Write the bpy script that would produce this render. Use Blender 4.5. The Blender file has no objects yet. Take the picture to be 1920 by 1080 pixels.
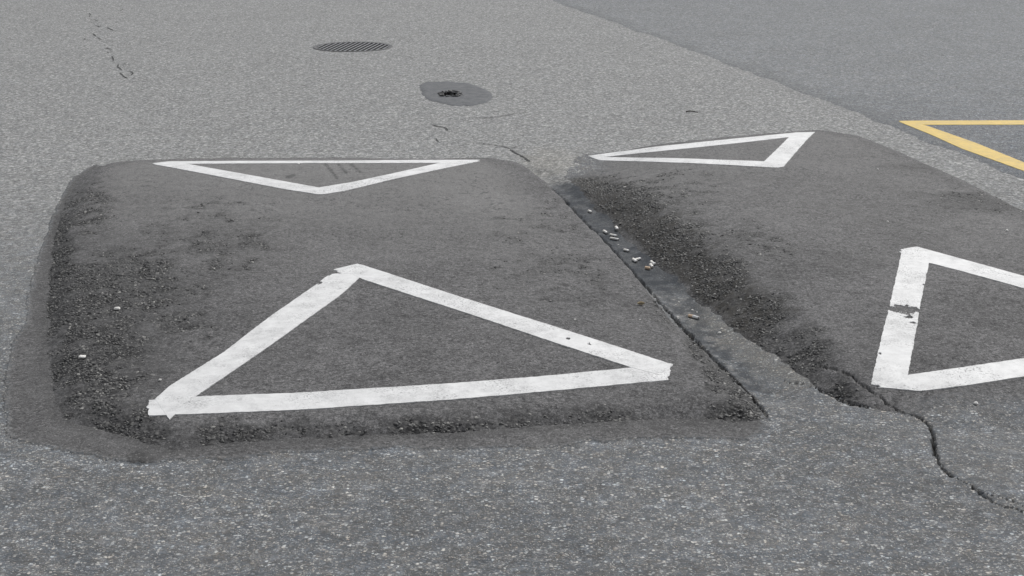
import bpy, bmesh, math, random
import numpy as np
from mathutils import Vector

# ---------------------------------------------------------------- camera, sky, sun, exposure
scene = bpy.context.scene
C = scene.collection
F_PX, CAM_H, PITCH = 3100.0, 1.55, math.radians(15.3)      # focal length in 1920-px units, eye height, tilt
cam_d = bpy.data.cameras.new('camera'); cam = bpy.data.objects.new('camera', cam_d); C.objects.link(cam)
cam.location = (0, 0, CAM_H); cam.rotation_euler = (math.pi / 2 - PITCH, 0, 0)
cam_d.sensor_width = 36; cam_d.lens = 36 * F_PX / 1920; cam_d.clip_start = 0.05; cam_d.clip_end = 8000
scene.camera = cam

SUN_EL, SUN_AZ = math.radians(46), math.radians(30)        # azimuth measured from +Y (away from camera) towards +X
w = bpy.data.worlds.new('World'); scene.world = w; w.use_nodes = True
nt = w.node_tree; nt.nodes.clear()
wo = nt.nodes.new('ShaderNodeOutputWorld'); bg = nt.nodes.new('ShaderNodeBackground'); sk = nt.nodes.new('ShaderNodeTexSky')
sk.sky_type = 'NISHITA'; sk.sun_disc = False; sk.sun_elevation = SUN_EL; sk.sun_rotation = SUN_AZ
sk.dust_density = 2.0; sk.air_density = 1.0; sk.ozone_density = 1.0
hs = nt.nodes.new('ShaderNodeHueSaturation'); hs.inputs['Saturation'].default_value = 0.18     # thin overcast veil
nt.links.new(sk.outputs[0], hs.inputs['Color']); nt.links.new(hs.outputs[0], bg.inputs[0])
bg.inputs[1].default_value = 0.10
nt.links.new(bg.outputs[0], wo.inputs[0])
sd = bpy.data.lights.new('sun', 'SUN'); sun = bpy.data.objects.new('sun', sd); C.objects.link(sun)
sd.energy = 1.5; sd.angle = math.radians(12); sd.color = (1.0, 0.985, 0.95)
dirv = Vector((math.sin(SUN_AZ) * math.cos(SUN_EL), math.cos(SUN_AZ) * math.cos(SUN_EL), math.sin(SUN_EL)))
sun.rotation_euler = dirv.to_track_quat('Z', 'Y').to_euler(); sun.location = dirv * 30
vs = scene.view_settings; vs.view_transform = 'Standard'; vs.look = 'None'; vs.gamma = 1; vs.use_curve_mapping = False
vs.exposure = 0.52
scene.render.engine = 'CYCLES'

rng = np.random.default_rng(7); random.seed(7)

# ---------------------------------------------------------------- numeric helpers
def hash2(ix, iy, s):
    h = (ix.astype(np.int64) * 374761393 + iy.astype(np.int64) * 668265263 + s * 974634617) & 0xFFFFFFFF
    h = ((h ^ (h >> 13)) * 1274126177) & 0xFFFFFFFF
    return ((h ^ (h >> 16)) & 0xFFFFFF) / float(0xFFFFFF)
def vnoise(x, y, s=0):
    x = np.asarray(x, float); y = np.asarray(y, float)
    ix = np.floor(x); iy = np.floor(y); fx = x - ix; fy = y - iy
    fx = fx * fx * (3 - 2 * fx); fy = fy * fy * (3 - 2 * fy)
    a = hash2(ix, iy, s); b = hash2(ix + 1, iy, s); c = hash2(ix, iy + 1, s); d = hash2(ix + 1, iy + 1, s)
    return (a * (1 - fx) + b * fx) * (1 - fy) + (c * (1 - fx) + d * fx) * fy
def fbm(x, y, s=0, o=3):
    t = 0; amp = 0.5; tot = 0
    for k in range(o):
        t = t + amp * vnoise(x * 2 ** k, y * 2 ** k, s + 17 * k); tot += amp; amp *= 0.5
    return t / tot                                           # 0..1
def sstep(a, b, x):
    t = np.clip((x - a) / (b - a), 0, 1); return t * t * (3 - 2 * t)

SP, CP = math.sin(PITCH), math.cos(PITCH)
def ray(px, py):
    a = (np.asarray(px, float) - 960) / F_PX; b = -(np.asarray(py, float) - 540) / F_PX
    return a, CP + b * SP, -SP + b * CP                      # camera looks along +Y, tilted down
def ground_at(px, py, z=0.0):
    dx, dy, dz = ray(px, py); t = (z - CAM_H) / dz
    return dx * t, dy * t
def to_px(x, y, z=0.0):
    zz = z - CAM_H; dep = y * CP - zz * SP; up = y * SP + zz * CP
    return 960 + F_PX * x / dep, 540 - F_PX * up / dep

def poly_sd(x, y, poly, attrs=None):
    """signed distance (inside positive) to a closed polygon, with per-vertex attributes read off the nearest edge"""
    P = np.asarray(poly, float); n = len(P)
    best = np.full(x.shape, 1e9); inside = np.zeros(x.shape, bool)
    out = [np.zeros(x.shape) for _ in (attrs or [])]; wsum = np.zeros(x.shape)
    for i in range(n):
        a = P[i]; b = P[(i + 1) % n]; e = b - a; L2 = max(e @ e, 1e-12)
        t = np.clip(((x - a[0]) * e[0] + (y - a[1]) * e[1]) / L2, 0, 1)
        d = np.hypot(x - a[0] - t * e[0], y - a[1] - t * e[1])
        m = d < best; best = np.where(m, d, best)
        if attrs:
            wt = math.sqrt(L2) / (d * d + .0004) ** 1.5; wsum += wt
            for k, at in enumerate(attrs): out[k] += wt * (at[i] * (1 - t) + at[(i + 1) % n] * t)
        c = (a[1] > y) != (b[1] > y)
        den = b[1] - a[1] if abs(b[1] - a[1]) > 1e-12 else 1e-12
        inside ^= c & (x < (b[0] - a[0]) * (y - a[1]) / den + a[0])
    sd_ = np.where(inside, best, -best)
    return (sd_, *[o_ / wsum for o_ in out]) if attrs else sd_
def line_d(x, y, pts, wid=None):
    """distance to an open polyline and the interpolated width there"""
    P = np.asarray(pts, float); best = np.full(x.shape, 1e9); ww = np.zeros(x.shape)
    for i in range(len(P) - 1):
        a, b = P[i], P[i + 1]; e = b - a; t = np.clip(((x - a[0]) * e[0] + (y - a[1]) * e[1]) / max(e @ e, 1e-12), 0, 1)
        d = np.hypot(x - a[0] - t * e[0], y - a[1] - t * e[1]); m = d < best
        best = np.where(m, d, best)
        if wid is not None: ww = np.where(m, wid[i] * (1 - t) + wid[i + 1] * t, ww)
    return best, ww
def px_poly(pts, z=0.0):
    r = []
    for p in pts:
        X, Y = ground_at(p[0], p[1], p[2] if len(p) > 2 else z); r.append((float(X), float(Y)))
    return r

# ---------------------------------------------------------------- mesh helpers
def mesh_np(name, V, Fc, smooth=True, attrs=None):
    V = np.asarray(V, np.float32); Fc = np.asarray(Fc, np.int32); k = Fc.shape[1]
    me = bpy.data.meshes.new(name)
    me.vertices.add(len(V)); me.vertices.foreach_set('co', V.ravel())
    me.loops.add(Fc.size); me.loops.foreach_set('vertex_index', Fc.ravel())
    me.polygons.add(len(Fc)); me.polygons.foreach_set('loop_start', np.arange(0, Fc.size, k, dtype=np.int32))
    me.polygons.foreach_set('use_smooth', np.full(len(Fc), smooth, bool))
    for an, av in (attrs or {}).items():
        a = me.attributes.new(an, 'FLOAT', 'POINT'); a.data.foreach_set('value', np.asarray(av, np.float32))
    me.update(calc_edges=True); me.validate()
    return me
def link(name, me, mat=None, parent=None, loc=(0, 0, 0)):
    o = bpy.data.objects.new(name, me); C.objects.link(o); o.location = loc
    if mat is not None and me is not None: me.materials.append(mat)
    if parent is not None: o.parent = parent
    return o
def tag(o, label=None, cat=None, group=None, kind=None):
    if label: o['label'] = label
    if cat: o['category'] = cat
    if group: o['group'] = group
    if kind: o['kind'] = kind
    return o
def grid_faces(nr, nc):
    i = np.arange(nr * nc).reshape(nr, nc)
    return np.stack([i[:-1, :-1], i[:-1, 1:], i[1:, 1:], i[1:, :-1]], -1).reshape(-1, 4)
def compact(V, Fc, attrs=None):
    u, inv = np.unique(Fc, return_inverse=True)
    return V[u], inv.reshape(Fc.shape), {k: v[u] for k, v in (attrs or {}).items()}

# ---------------------------------------------------------------- materials
def nmat(name):
    m = bpy.data.materials.new(name); m.use_nodes = True; t = m.node_tree; t.nodes.clear()
    out = t.nodes.new('ShaderNodeOutputMaterial'); b = t.nodes.new('ShaderNodeBsdfPrincipled')
    t.links.new(b.outputs[0], out.inputs[0]); return m, t, b
class NB:
    def __init__(s, t):
        s.t = t; s.pos = t.nodes.new('ShaderNodeNewGeometry').outputs['Position']
    def L(s, a, b): s.t.links.new(a, b)
    def warp(s):
        if not hasattr(s, 'w'):
            n = s.t.nodes.new('ShaderNodeTexNoise'); n.inputs['Scale'].default_value = 170; n.inputs['Detail'].default_value = 2; s.L(s.pos, n.inputs['Vector'])
            a = s.t.nodes.new('ShaderNodeVectorMath'); a.operation = 'MULTIPLY_ADD'; s.L(n.outputs['Color'], a.inputs[0]); a.inputs[1].default_value = (.011, .011, .011); s.L(s.pos, a.inputs[2]); s.w = a.outputs[0]
        return s.w
    def voro(s, scale, feat='F1', vec=None):
        n = s.t.nodes.new('ShaderNodeTexVoronoi'); n.feature = feat; n.inputs['Scale'].default_value = scale
        s.L(vec or s.pos, n.inputs['Vector']); return n
    def noise(s, scale, detail=3, rough=0.55, vec=None):
        n = s.t.nodes.new('ShaderNodeTexNoise'); n.inputs['Scale'].default_value = scale
        n.inputs['Detail'].default_value = detail; n.inputs['Roughness'].default_value = rough
        s.L(vec or s.pos, n.inputs['Vector']); return n.outputs['Fac']
    def ramp(s, x, stops, interp='LINEAR'):
        n = s.t.nodes.new('ShaderNodeValToRGB'); n.color_ramp.interpolation = interp; e = n.color_ramp.elements
        while len(e) < len(stops): e.new(0.5)
        for k, (p, c) in enumerate(stops):
            e[k].position = p; e[k].color = (c, c, c, 1) if not isinstance(c, tuple) else (*c, 1)
        s.L(x, n.inputs[0]); return n.outputs[0]
    def math(s, op, a, b=None, clamp=False):
        n = s.t.nodes.new('ShaderNodeMath'); n.operation = op; n.use_clamp = clamp
        for i, v in enumerate((a, b)):
            if v is None: continue
            if isinstance(v, (int, float)): n.inputs[i].default_value = v
            else: s.L(v, n.inputs[i])
        return n.outputs[0]
    def mix(s, f, a, b, mode='MIX'):
        n = s.t.nodes.new('ShaderNodeMix'); n.data_type = 'RGBA'; n.blend_type = mode
        for i, v in ((0, f), (6, a), (7, b)):
            if isinstance(v, (int, float)): n.inputs[i].default_value = v if i == 0 else (v, v, v, 1)
            elif isinstance(v, tuple): n.inputs[i].default_value = (*v, 1)
            else: s.L(v, n.inputs[i])
        return n.outputs[2]
    def attr(s, name):
        n = s.t.nodes.new('ShaderNodeAttribute'); n.attribute_name = name; return n.outputs['Fac']
    def sep(s, c):
        n = s.t.nodes.new('ShaderNodeSeparateColor'); s.L(c, n.inputs[0]); return n.outputs
    def bump(s, h, strength, dist, prev=None):
        n = s.t.nodes.new('ShaderNodeBump'); n.inputs['Strength'].default_value = strength; n.inputs['Distance'].default_value = dist
        s.L(h, n.inputs['Height'])
        if prev is not None: s.L(prev, n.inputs['Normal'])
        return n.outputs[0]

def aggregate(nb, scale, binder, mid, light, cut=0.62, tint=0.06):
    """stones of several tones set in binder; returns colour and height"""
    v = nb.voro(scale, vec=nb.warp()); r, g, b = nb.sep(v.outputs['Color'])[:3]
    tone = nb.ramp(r, [(0.0, binder), (cut, mid), (min(cut + 0.22, 0.97), light), (1.0, tuple(min(c * 1.5, .7) for c in light))])
    stone = nb.ramp(v.outputs['Distance'], [(0.36, 1.0), (0.58, 0.0)])
    col = nb.mix(stone, binder, tone)
    warm = nb.mix(g, (1 - tint, 1.0, 1 + tint), (1 + tint, 1.0, 1 - tint))
    col = nb.mix(1.0, col, warm, 'MULTIPLY')
    return col, stone, r

def asphalt(name, kind):
    m, t, b = nmat(name); nb = NB(t)
    if kind == 'road':
        base = ((.124, .129, .136), (.183, .187, .191), (.41, .41, .40))
    elif kind == 'lane':
        base = ((.096, .107, .124), (.146, .158, .176), (.38, .395, .41))
    else:
        base = ((.124, .129, .136), (.183, .187, .191), (.41, .41, .40))
    c1, st1, r1 = aggregate(nb, 108, *base, cut=0.60)
    c2, st2, r2 = aggregate(nb, 215, *base, cut=0.66)
    sel = nb.ramp(nb.noise(26, 2), [(0.42, 0.0), (0.58, 1.0)])
    col = nb.mix(sel, c1, c2)
    h = nb.math('ADD', nb.math('MULTIPLY', st1, 0.7), nb.math('MULTIPLY', st2, 0.4))
    big = nb.ramp(nb.noise(1.6, 4, .6), [(0.3, .84), (0.7, 1.14)])
    med = nb.ramp(nb.noise(9, 4, .65), [(0.3, .86), (0.7, 1.12)])
    col = nb.mix(1.0, col, big, 'MULTIPLY'); col = nb.mix(1.0, col, med, 'MULTIPLY')
    cl = nb.ramp(nb.noise(34, 3, .75), [(0.30, .80), (0.52, 1.0), (0.72, 1.27)]); col = nb.mix(1.0, col, cl, 'MULTIPLY')
    cl2 = nb.ramp(nb.sep(nb.voro(42).outputs['Color'])[0], [(0.0, .86), (0.75, 1.0), (1.0, 1.28)]); col = nb.mix(1.0, col, cl2, 'MULTIPLY')
    hue = nb.ramp(nb.noise(11, 3, .6), [(0.3, (.965, 1.0, 1.045)), (0.7, (1.035, 1.0, .955))]); col = nb.mix(1.0, col, hue, 'MULTIPLY')
    gv = nb.voro(235, vec=nb.warp()); gm = nb.math('MULTIPLY', nb.ramp(nb.sep(gv.outputs['Color'])[1], [(0.87, 0.0), (0.93, 1.0)]), nb.ramp(gv.outputs['Distance'], [(0.32, 1.0), (0.48, 0.0)]))
    col = nb.mix(nb.math('MULTIPLY', gm, .75), col, nb.ramp(nb.sep(gv.outputs['Color'])[2], [(0.0, (.34, .34, .35)), (.7, (.58, .57, .54)), (1.0, (.55, .45, .36))]))
    if kind == 'hump':
        # fine mastic asphalt: smooth warm grey, small dark pits, few pale grains
        fine = nb.noise(210, 4, .8); pit = nb.noise(60, 4, .68)
        hc = nb.ramp(fine, [(0.34, (.050, .050, .052)), (0.50, (.112, .110, .112)), (0.66, (.200, .197, .197))])
        patch = nb.ramp(nb.noise(2.3, 5, .62), [(0.32, .80), (0.68, 1.13)])
        hc = nb.mix(1.0, hc, patch, 'MULTIPLY'); hc = nb.mix(1.0, hc, nb.ramp(nb.noise(17, 5, .75), [(0.30, .66), (0.47, 1.0), (0.70, 1.20)]), 'MULTIPLY')
        hc = nb.mix(1.0, hc, nb.ramp(nb.sep(nb.voro(125, vec=nb.warp()).outputs['Color'])[2], [(0.0, .62), (.4, .95), (.8, 1.12), (1.0, 1.5)]), 'MULTIPLY')
        dst = nb.math('MULTIPLY', nb.attr('dust_glare'), nb.ramp(nb.noise(24, 5, .7), [(0.25, .55), (0.7, 1.15)]))
        hc = nb.mix(nb.math('MULTIPLY', dst, .6), hc, nb.ramp(fine, [(.3, (.13, .129, .127)), (.7, (.31, .306, .30))]))
        hc = nb.mix(nb.math('MULTIPLY', nb.attr('tar_shade'), nb.ramp(nb.noise(70, 4, .8), [(0.35, .25), (0.6, 1.15)])), hc, nb.ramp(fine, [(.3, (.032, .032, .034)), (.7, (.085, .084, .083))]))
        v = nb.voro(150); vr = nb.sep(v.outputs['Color'])[0]
        grain = nb.math('MULTIPLY', nb.ramp(vr, [(0.84, 0.0), (0.97, 1.0)]), nb.ramp(v.outputs['Distance'], [(0.25, 1.0), (0.5, 0.0)]))
        hc = nb.mix(nb.math('MULTIPLY', grain, 0.55), hc, (.30, .29, .28))
        pm = nb.math('MULTIPLY', nb.ramp(pit, [(0.36, 1.0), (0.44, 0.0)]), nb.ramp(nb.noise(4, 4, .65), [(0.38, 0.15), (0.58, 1.0)]))
        hc = nb.mix(nb.math('MULTIPLY', pm, 0.75), hc, (.045, .045, .047))
        # coarse zone: dark bitumen-coated stones
        rv = nb.voro(85); rr = nb.sep(rv.outputs['Color'])[0]
        rc = nb.ramp(rr, [(0.0, (.028, .028, .030)), (0.55, (.065, .064, .063)), (0.85, (.11, .108, .105)), (1.0, (.24, .235, .225))])
        rc = nb.mix(nb.ramp(rv.outputs['Distance'], [(0.3, 0.0), (0.7, 1.0)]), rc, (.025, .025, .026))
        rough = nb.attr('coarse')
        hcol = nb.mix(rough, hc, rc)
        wear = nb.attr('wear')
        col = nb.mix(wear, hcol, col)
        hh = nb.math('SUBTRACT', nb.math('MULTIPLY', fine, 0.35), nb.math('MULTIPLY', pm, 0.9))
        hr = nb.ramp(rv.outputs['Distance'], [(0.0, 1.0), (0.8, 0.0)])
        hh = nb.mix(rough, hh, nb.math('MULTIPLY', hr, 1.6))
        h = nb.mix(wear, hh, h)
        rdark = nb.attr('silt_shade')
        col = nb.mix(rdark, col, nb.ramp(nb.noise(60, 4, .7), [(0.3, (.020, .019, .017)), (0.7, (.066, .061, .054))]))
        col = nb.mix(nb.attr('crack'), col, (.022, .021, .020))
    else:
        cr = nb.attr('crack'); dm = nb.attr('damp'); sa = nb.attr('sand'); sm = nb.attr('film')
        silt_shade = nb.noise(180, 3, .7)
        du = nb.attr('dust_glare'); dn = nb.math('MULTIPLY', du, nb.ramp(nb.noise(30, 5, .75), [(0.25, .25), (0.72, 1.25)]))
        col = nb.mix(nb.math('MULTIPLY', dn, .88), col, nb.mix(.5, nb.ramp(nb.sep(nb.voro(115, vec=nb.warp()).outputs['Color'])[1], [(.0, (.08, .081, .082)), (.5, (.25, .252, .249)), (.82, (.43, .43, .422)), (1.0, (.84, .83, .81))]), nb.ramp(nb.sep(nb.voro(70, vec=nb.warp()).outputs['Color'])[1], [(.0, (.13, .131, .132)), (.5, (.26, .262, .259)), (.85, (.41, .41, .402)), (1.0, (.72, .715, .70))])))
        sandc = nb.ramp(silt_shade, [(0.3, (.15, .145, .135)), (0.7, (.27, .255, .23))])
        col = nb.mix(sa, col, nb.mix(1.0, col, (1.06, 1.04, 1.0), 'MULTIPLY')); col = nb.mix(nb.math('MULTIPLY', sa, 0.18), col, sandc)
        filmc = nb.ramp(silt_shade, [(0.3, (.085, .088, .093)), (0.7, (.125, .127, .130))])
        col = nb.mix(sm, col, filmc)
        dampc = nb.ramp(silt_shade, [(0.3, (.014, .017, .022)), (0.7, (.048, .054, .063))])
        col = nb.mix(dm, col, nb.mix(.3, dampc, nb.mix(1.0, col, (.42, .45, .50), 'MULTIPLY')))
        col = nb.mix(cr, col, nb.ramp(silt_shade, [(0.3, (.012, .012, .012)), (0.75, (.035, .033, .031))]))
        h = nb.math('MULTIPLY', h, nb.math('SUBTRACT', 1.0, nb.math('MAXIMUM', nb.math('MULTIPLY', dm, .45), nb.math('MULTIPLY', sm, .85))))
    nb.L(col, b.inputs['Base Color'])
    b.inputs['Roughness'].default_value = 0.8
    b.inputs['Specular IOR Level'].default_value = 0.12
    nb.L(nb.bump(h, 0.55, 0.0035), b.inputs['Normal'])
    return m

def film_mat(name, lo, hi, sheen=.8):
    m, t, b = nmat(name); nb = NB(t)
    n = nb.noise(120, 5, .85); n2 = nb.noise(16, 5, .75)
    c = nb.ramp(n, [(0.28, lo), (0.74, hi)])
    c = nb.mix(1.0, c, nb.ramp(n2, [(0.3, .72), (0.7, 1.22)]), 'MULTIPLY')
    v = nb.voro(120); g = nb.math('MULTIPLY', nb.ramp(nb.sep(v.outputs['Color'])[0], [(0.88, 0.0), (0.96, 1.0)]), nb.ramp(v.outputs['Distance'], [(0.25, 1.0), (0.5, 0.0)]))
    c = nb.mix(nb.math('MULTIPLY', g, .4), c, (.28, .275, .265))
    nb.L(c, b.inputs['Base Color']); b.inputs['Roughness'].default_value = sheen
    b.inputs['Specular IOR Level'].default_value = 0.12
    nb.L(nb.bump(n, .4, .003), b.inputs['Normal']); return m

def paint_mat(name, col, dirt, amt):
    m, t, b = nmat(name); nb = NB(t)
    sp = nb.noise(150, 3, .7); zone = nb.noise(6, 3, .6)
    a = nb.ramp(sp, [(0.57, 0.0), (0.61, 1.0)]); z = nb.ramp(zone, [(0.44, 0.05), (0.62, 1.0)])
    spec = nb.math('MULTIPLY', nb.math('MULTIPLY', a, z), amt)
    grime = nb.ramp(nb.noise(22, 5, .7), [(0.28, .80), (0.62, 1.0)])
    fine = nb.ramp(nb.noise(300, 2, .6), [(0.3, .93), (0.65, 1.0)])
    c = nb.mix(1.0, nb.mix(1.0, col, grime, 'MULTIPLY'), fine, 'MULTIPLY')
    thin = nb.math('MULTIPLY', nb.ramp(nb.noise(9, 6, .75), [(0.47, 0.0), (0.68, .6)]), nb.ramp(nb.noise(190, 3, .8), [(.4, 0.0), (.6, 1.0)])); c = nb.mix(thin, c, dirt)
    c = nb.mix(spec, c, dirt)
    nb.L(c, b.inputs['Base Color']); b.inputs['Roughness'].default_value = .62
    hgt = nb.math('SUBTRACT', nb.math('MULTIPLY', nb.noise(240, 3, .7), .5), spec)
    nb.L(nb.bump(hgt, .35, .0025), b.inputs['Normal']); return m

def plain(name, lo, hi, scale=120, rough=.8, metal=0.0, bump=.3):
    m, t, b = nmat(name); nb = NB(t); n = nb.noise(scale, 4, .65)
    nb.L(nb.ramp(n, [(0.3, lo), (0.7, hi)]), b.inputs['Base Color'])
    b.inputs['Roughness'].default_value = rough; b.inputs['Metallic'].default_value = metal
    nb.L(nb.bump(n, bump, .002), b.inputs['Normal']); return m
def chip_mat():
    m, t, b = nmat('loose_aggregate'); nb = NB(t)
    c = nb.ramp(nb.attr('tone'), [(0.0, (.026, .026, .028)), (0.55, (.070, .069, .068)), (0.85, (.125, .122, .118)), (1.0, (.33, .32, .30))])
    c = nb.mix(1.0, c, nb.ramp(nb.noise(300, 2), [(0.3, .8), (0.7, 1.15)]), 'MULTIPLY')
    nb.L(c, b.inputs['Base Color']); b.inputs['Roughness'].default_value = .6; return m

M_ROAD = asphalt('old_grey_asphalt', 'road'); M_LANE = asphalt('bluish_asphalt', 'lane'); M_HUMP = asphalt('mastic_asphalt', 'hump')
M_PATCH = film_mat('repair_asphalt', (.085, .089, .096), (.185, .189, .196))
M_WHITE = paint_mat('white_marking', (.72, .72, .72), (.14, .14, .145), .9)
M_YELLOW = paint_mat('yellow_marking', (.64, .43, .05), (.24, .20, .11), .9)
M_CHIP = chip_mat()
M_CRACK = plain('crack_dirt', (.01, .01, .01), (.03, .03, .03), 90)
M_IRON = plain('cast_iron', (.08, .085, .095), (.15, .155, .165), 40, .6, .1)
M_RIM = plain('rusty_rim', (.045, .045, .048), (.10, .10, .105), 40, .7)
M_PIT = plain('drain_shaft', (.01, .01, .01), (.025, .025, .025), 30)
M_PAPER = plain('cigarette_paper', (.80, .79, .78), (.86, .86, .85), 200, .85)
M_TAN = plain('cigarette_filter', (.66, .47, .31), (.76, .60, .45), 300, .85)
M_CREAM = plain('pale_filter', (.78, .75, .70), (.84, .82, .78), 300, .85)
M_ASH = plain('cigarette_ash', (.22, .21, .20), (.42, .41, .40), 500, .95)
M_STONE = plain('pale_pebble', (.66, .65, .62), (.82, .80, .77), 160, .75)
M_LEAF = plain('dry_leaf', (.30, .24, .15), (.45, .38, .26), 90, .8)
M_TWIG = plain('dark_twig', (.02, .018, .016), (.05, .045, .04), 90, .9)

# ---------------------------------------------------------------- traced outlines: (px, py, height at which the edge is seen, edge height, edge width)
HL = [(88, 720, 0, .030, .14), (80, 650, 0, .034, .13), (84, 560, 0, .036, .12), (92, 480, 0, .036, .12), (104, 420, 0, .036, .12),
      (124, 362, .01, .034, .13), (150, 322, .02, .032, .14), (185, 301, .03, .036, .15), (260, 294, .042, .042, .15), (400, 291, .045, .045, .14),
      (640, 290, .045, .045, .14), (800, 291, .045, .045, .14), (930, 288, .042, .042, .14), (988, 303, .035, .035, .06), (1020, 332, .03, .035, .035),
      (1060, 372, .03, .038, .03), (1108, 424, .03, .040, .025), (1150, 465, .03, .040, .025), (1200, 520, .03, .040, .03), (1250, 577, .025, .036, .045),
      (1290, 622, .015, .034, .09), (1340, 673, .01, .034, .12), (1390, 725, 0, .034, .13), (1432, 772, 0, .030, .13), (1440, 790, 0, .020, .12),
      (1380, 797, 0, .020, .12), (1250, 794, 0, .022, .11), (1107, 800, 0, .024, .11), (960, 808, 0, .026, .11), (823, 820, 0, .027, .11), (640, 824, 0, .028, .11),
      (520, 832, 0, .028, .12), (433, 838, 0, .028, .12), (330, 852, 0, .026, .13), (270, 842, 0, .026, .13), (215, 824, 0, .026, .13), (150, 808, 0, .026, .13), (100, 790, 0, .026, .13)]
HR = [(1056, 331, 0, .008, .2), (1076, 343, 0, .032, .24), (1110, 373, 0, .055, .20), (1160, 417, 0, .062, .20), (1187, 446, 0, .064, .20), (1240, 490, 0, .066, .20),
      (1277, 521, 0, .066, .20), (1320, 563, 0, .064, .20), (1387, 622, 0, .060, .22), (1462, 677, 0, .052, .18), (1519, 720, 0, .044, .14), (1560, 746, 0, .034, .11),
      (1627, 766, 0, .018, .10), (1690, 778, 0, .008, .25), (1740, 796, 0, .004, .45), (1830, 812, 0, .003, .5), (1960, 806, 0, .003, .5), (2150, 775, 0, .006, .4), (2340, 715, 0, .02, .2),
      (2330, 620, 0, .035, .14), (2180, 522, .02, .04, .14), (2040, 436, .035, .042, .14), (1920, 378, .04, .042, .14), (1800, 320, .04, .042, .14), (1700, 277, .042, .042, .14), (1640, 253, .042, .042, .14), (1580, 243, .042, .042, .13),
      (1530, 238, .042, .042, .13), (1480, 241, .042, .042, .13), (1300, 257, .04, .040, .13), (1180, 269, .036, .035, .13), (1084, 281, .022, .018, .16), (1070, 308, .005, .008, .2)]
pL, pR = px_poly(HL), px_poly(HR)
aL = [[h[3] for h in HL], [h[4] for h in HL]]; aR = [[h[3] for h in HR], [h[4] for h in HR]]
SK = [(7, 790), (9, 740), (13, 690), (18, 655), (48, 606), (53, 550), (66, 500), (94, 417), (112, 372), (137, 332, .0), (172, 305, .01), (300, 300, .03), (300, 500), (700, 600), (1200, 650),
      (1380, 720), (1440, 790), (1425, 815), (1406, 824), (1330, 823), (1273, 821), (1220, 822), (1173, 823), (1133, 831), (1103, 825), (1073, 838), (1007, 842), (950, 839), (873, 842), (800, 846), (760, 840), (683, 846), (633, 845), (560, 850),
      (500, 852), (433, 864), (380, 862), (333, 864), (296, 870), (233, 866), (160, 854), (100, 842), (33, 830), (12, 815)]
pS = px_poly(SK)

GUT = px_poly([(1000, 322), (1045, 350), (1090, 385), (1140, 430), (1185, 475), (1225, 515), (1270, 555), (1310, 600), (1360, 650), (1420, 700), (1450, 740)])
NOSE = ground_at(1068, 303)
def hump_h(x, y, poly, at, seed, D=0.8, top=.032):
    jx = x + .012 * (fbm(x * 14, y * 14, seed) - .5) * 2; jy = y + .012 * (fbm(x * 14, y * 14, seed + 5) - .5) * 2
    d, eh, ew = poly_sd(jx, jy, poly, at)
    t = np.clip(d / ew, 0, 1); edge = eh * np.where(d > 0, sstep(0, 1, t) * .45 + (1 - (1 - t) ** 2) * .55, 0)
    dm = np.clip(d / D, 0, 1); h = edge + top * (1 - (1 - dm) ** 2)
    h = h + np.where(d > 0, np.clip(d / .2, 0, 1) * .007 * (fbm(x * 2.4, y * 2.4, seed + 9) - .5), 0)
    if seed == 51:                                           # the far inner corner runs out into the road
        nx, ny = NOSE; h = h * (.12 + .88 * sstep(.02, .5, np.hypot(x - nx, (y - ny) * .42)))
    return np.where(d > 0, h, np.maximum(d, -.03) * .5 - .002), d, eh, ew
def ground_h(x, y):
    return .006 * (fbm(x * .9, y * .9, 3) - .5) + .0025 * (fbm(x * 9, y * 9, 4) - .5)
def road_h(x, y):
    d, _ = line_d(x, y, GUT); return ground_h(x, y) - .016 * (1 - sstep(.02, .12, d))
def surf(x, y):
    x = np.asarray(x, float); y = np.asarray(y, float)
    g = ground_h(x, y); a = hump_h(x, y, pL, aL, 21)[0] + g; b = hump_h(x, y, pR, aR, 51)[0] + g
    return np.maximum(road_h(x, y), np.maximum(a, b))
def hit(px, py):
    """first point of the surface met by the ray through a pixel"""
    px = np.asarray(px, float).ravel(); py = np.asarray(py, float).ravel()
    dx, dy, dz = ray(px, py); t0 = (.13 - CAM_H) / dz; t1 = (-.03 - CAM_H) / dz
    f = np.linspace(0, 1, 90)[None, :]; T = t0[:, None] * (1 - f) + t1[:, None] * f
    D = CAM_H + T * dz[:, None] - surf(T * dx[:, None], T * dy[:, None])
    k = np.argmax(D <= 0, axis=1); k = np.maximum(k, 1); r = np.arange(len(px))
    a, b = D[r, k - 1], D[r, k]; w = np.clip(a / np.where(np.abs(a - b) < 1e-9, 1e-9, a - b), 0, 1)
    t = T[r, k - 1] * (1 - w) + T[r, k] * w
    return dx * t, dy * t, CAM_H + t * dz

# ---------------------------------------------------------------- road sheet (fine where the cracks and the channel are)
GR_C = ground_at(661.5, 88); GR_R = 0.295                     # round drain grate
HOLE = ground_at(845, 178)
CRACK = [(1470, 711, 3), (1519, 724, 4), (1545, 737, 7), (1580, 752, 12), (1606, 761, 12), (1628, 765, 5)]
CRACK2 = [(1530, 702, 4), (1575, 720, 6), (1612, 739, 6), (1650, 756, 6), (1687, 773, 8), (1725, 787, 10), (1745, 802, 12), (1751, 825, 13), (1751, 847, 13), (1762, 870, 14), (1778, 889, 11),
          (1815, 907, 9), (1840, 927, 11), (1863, 941, 10), (1893, 950, 9), (1920, 958, 9), (1985, 985, 9), (2100, 1012, 7)]
CRACK3 = [(1840, 924, 4), (1873, 930, 5), (1897, 938, 6), (1925, 951, 7), (1990, 983, 4)]
def crackline(c):
    P = px_poly([(a, b) for a, b, _ in c]); W = []
    for (a, b, wd) in c:
        x0, y0 = ground_at(a, b); x1, _ = ground_at(a + 1, b); W.append(float((x1 - x0) * wd * .31))
    return P, W
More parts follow.
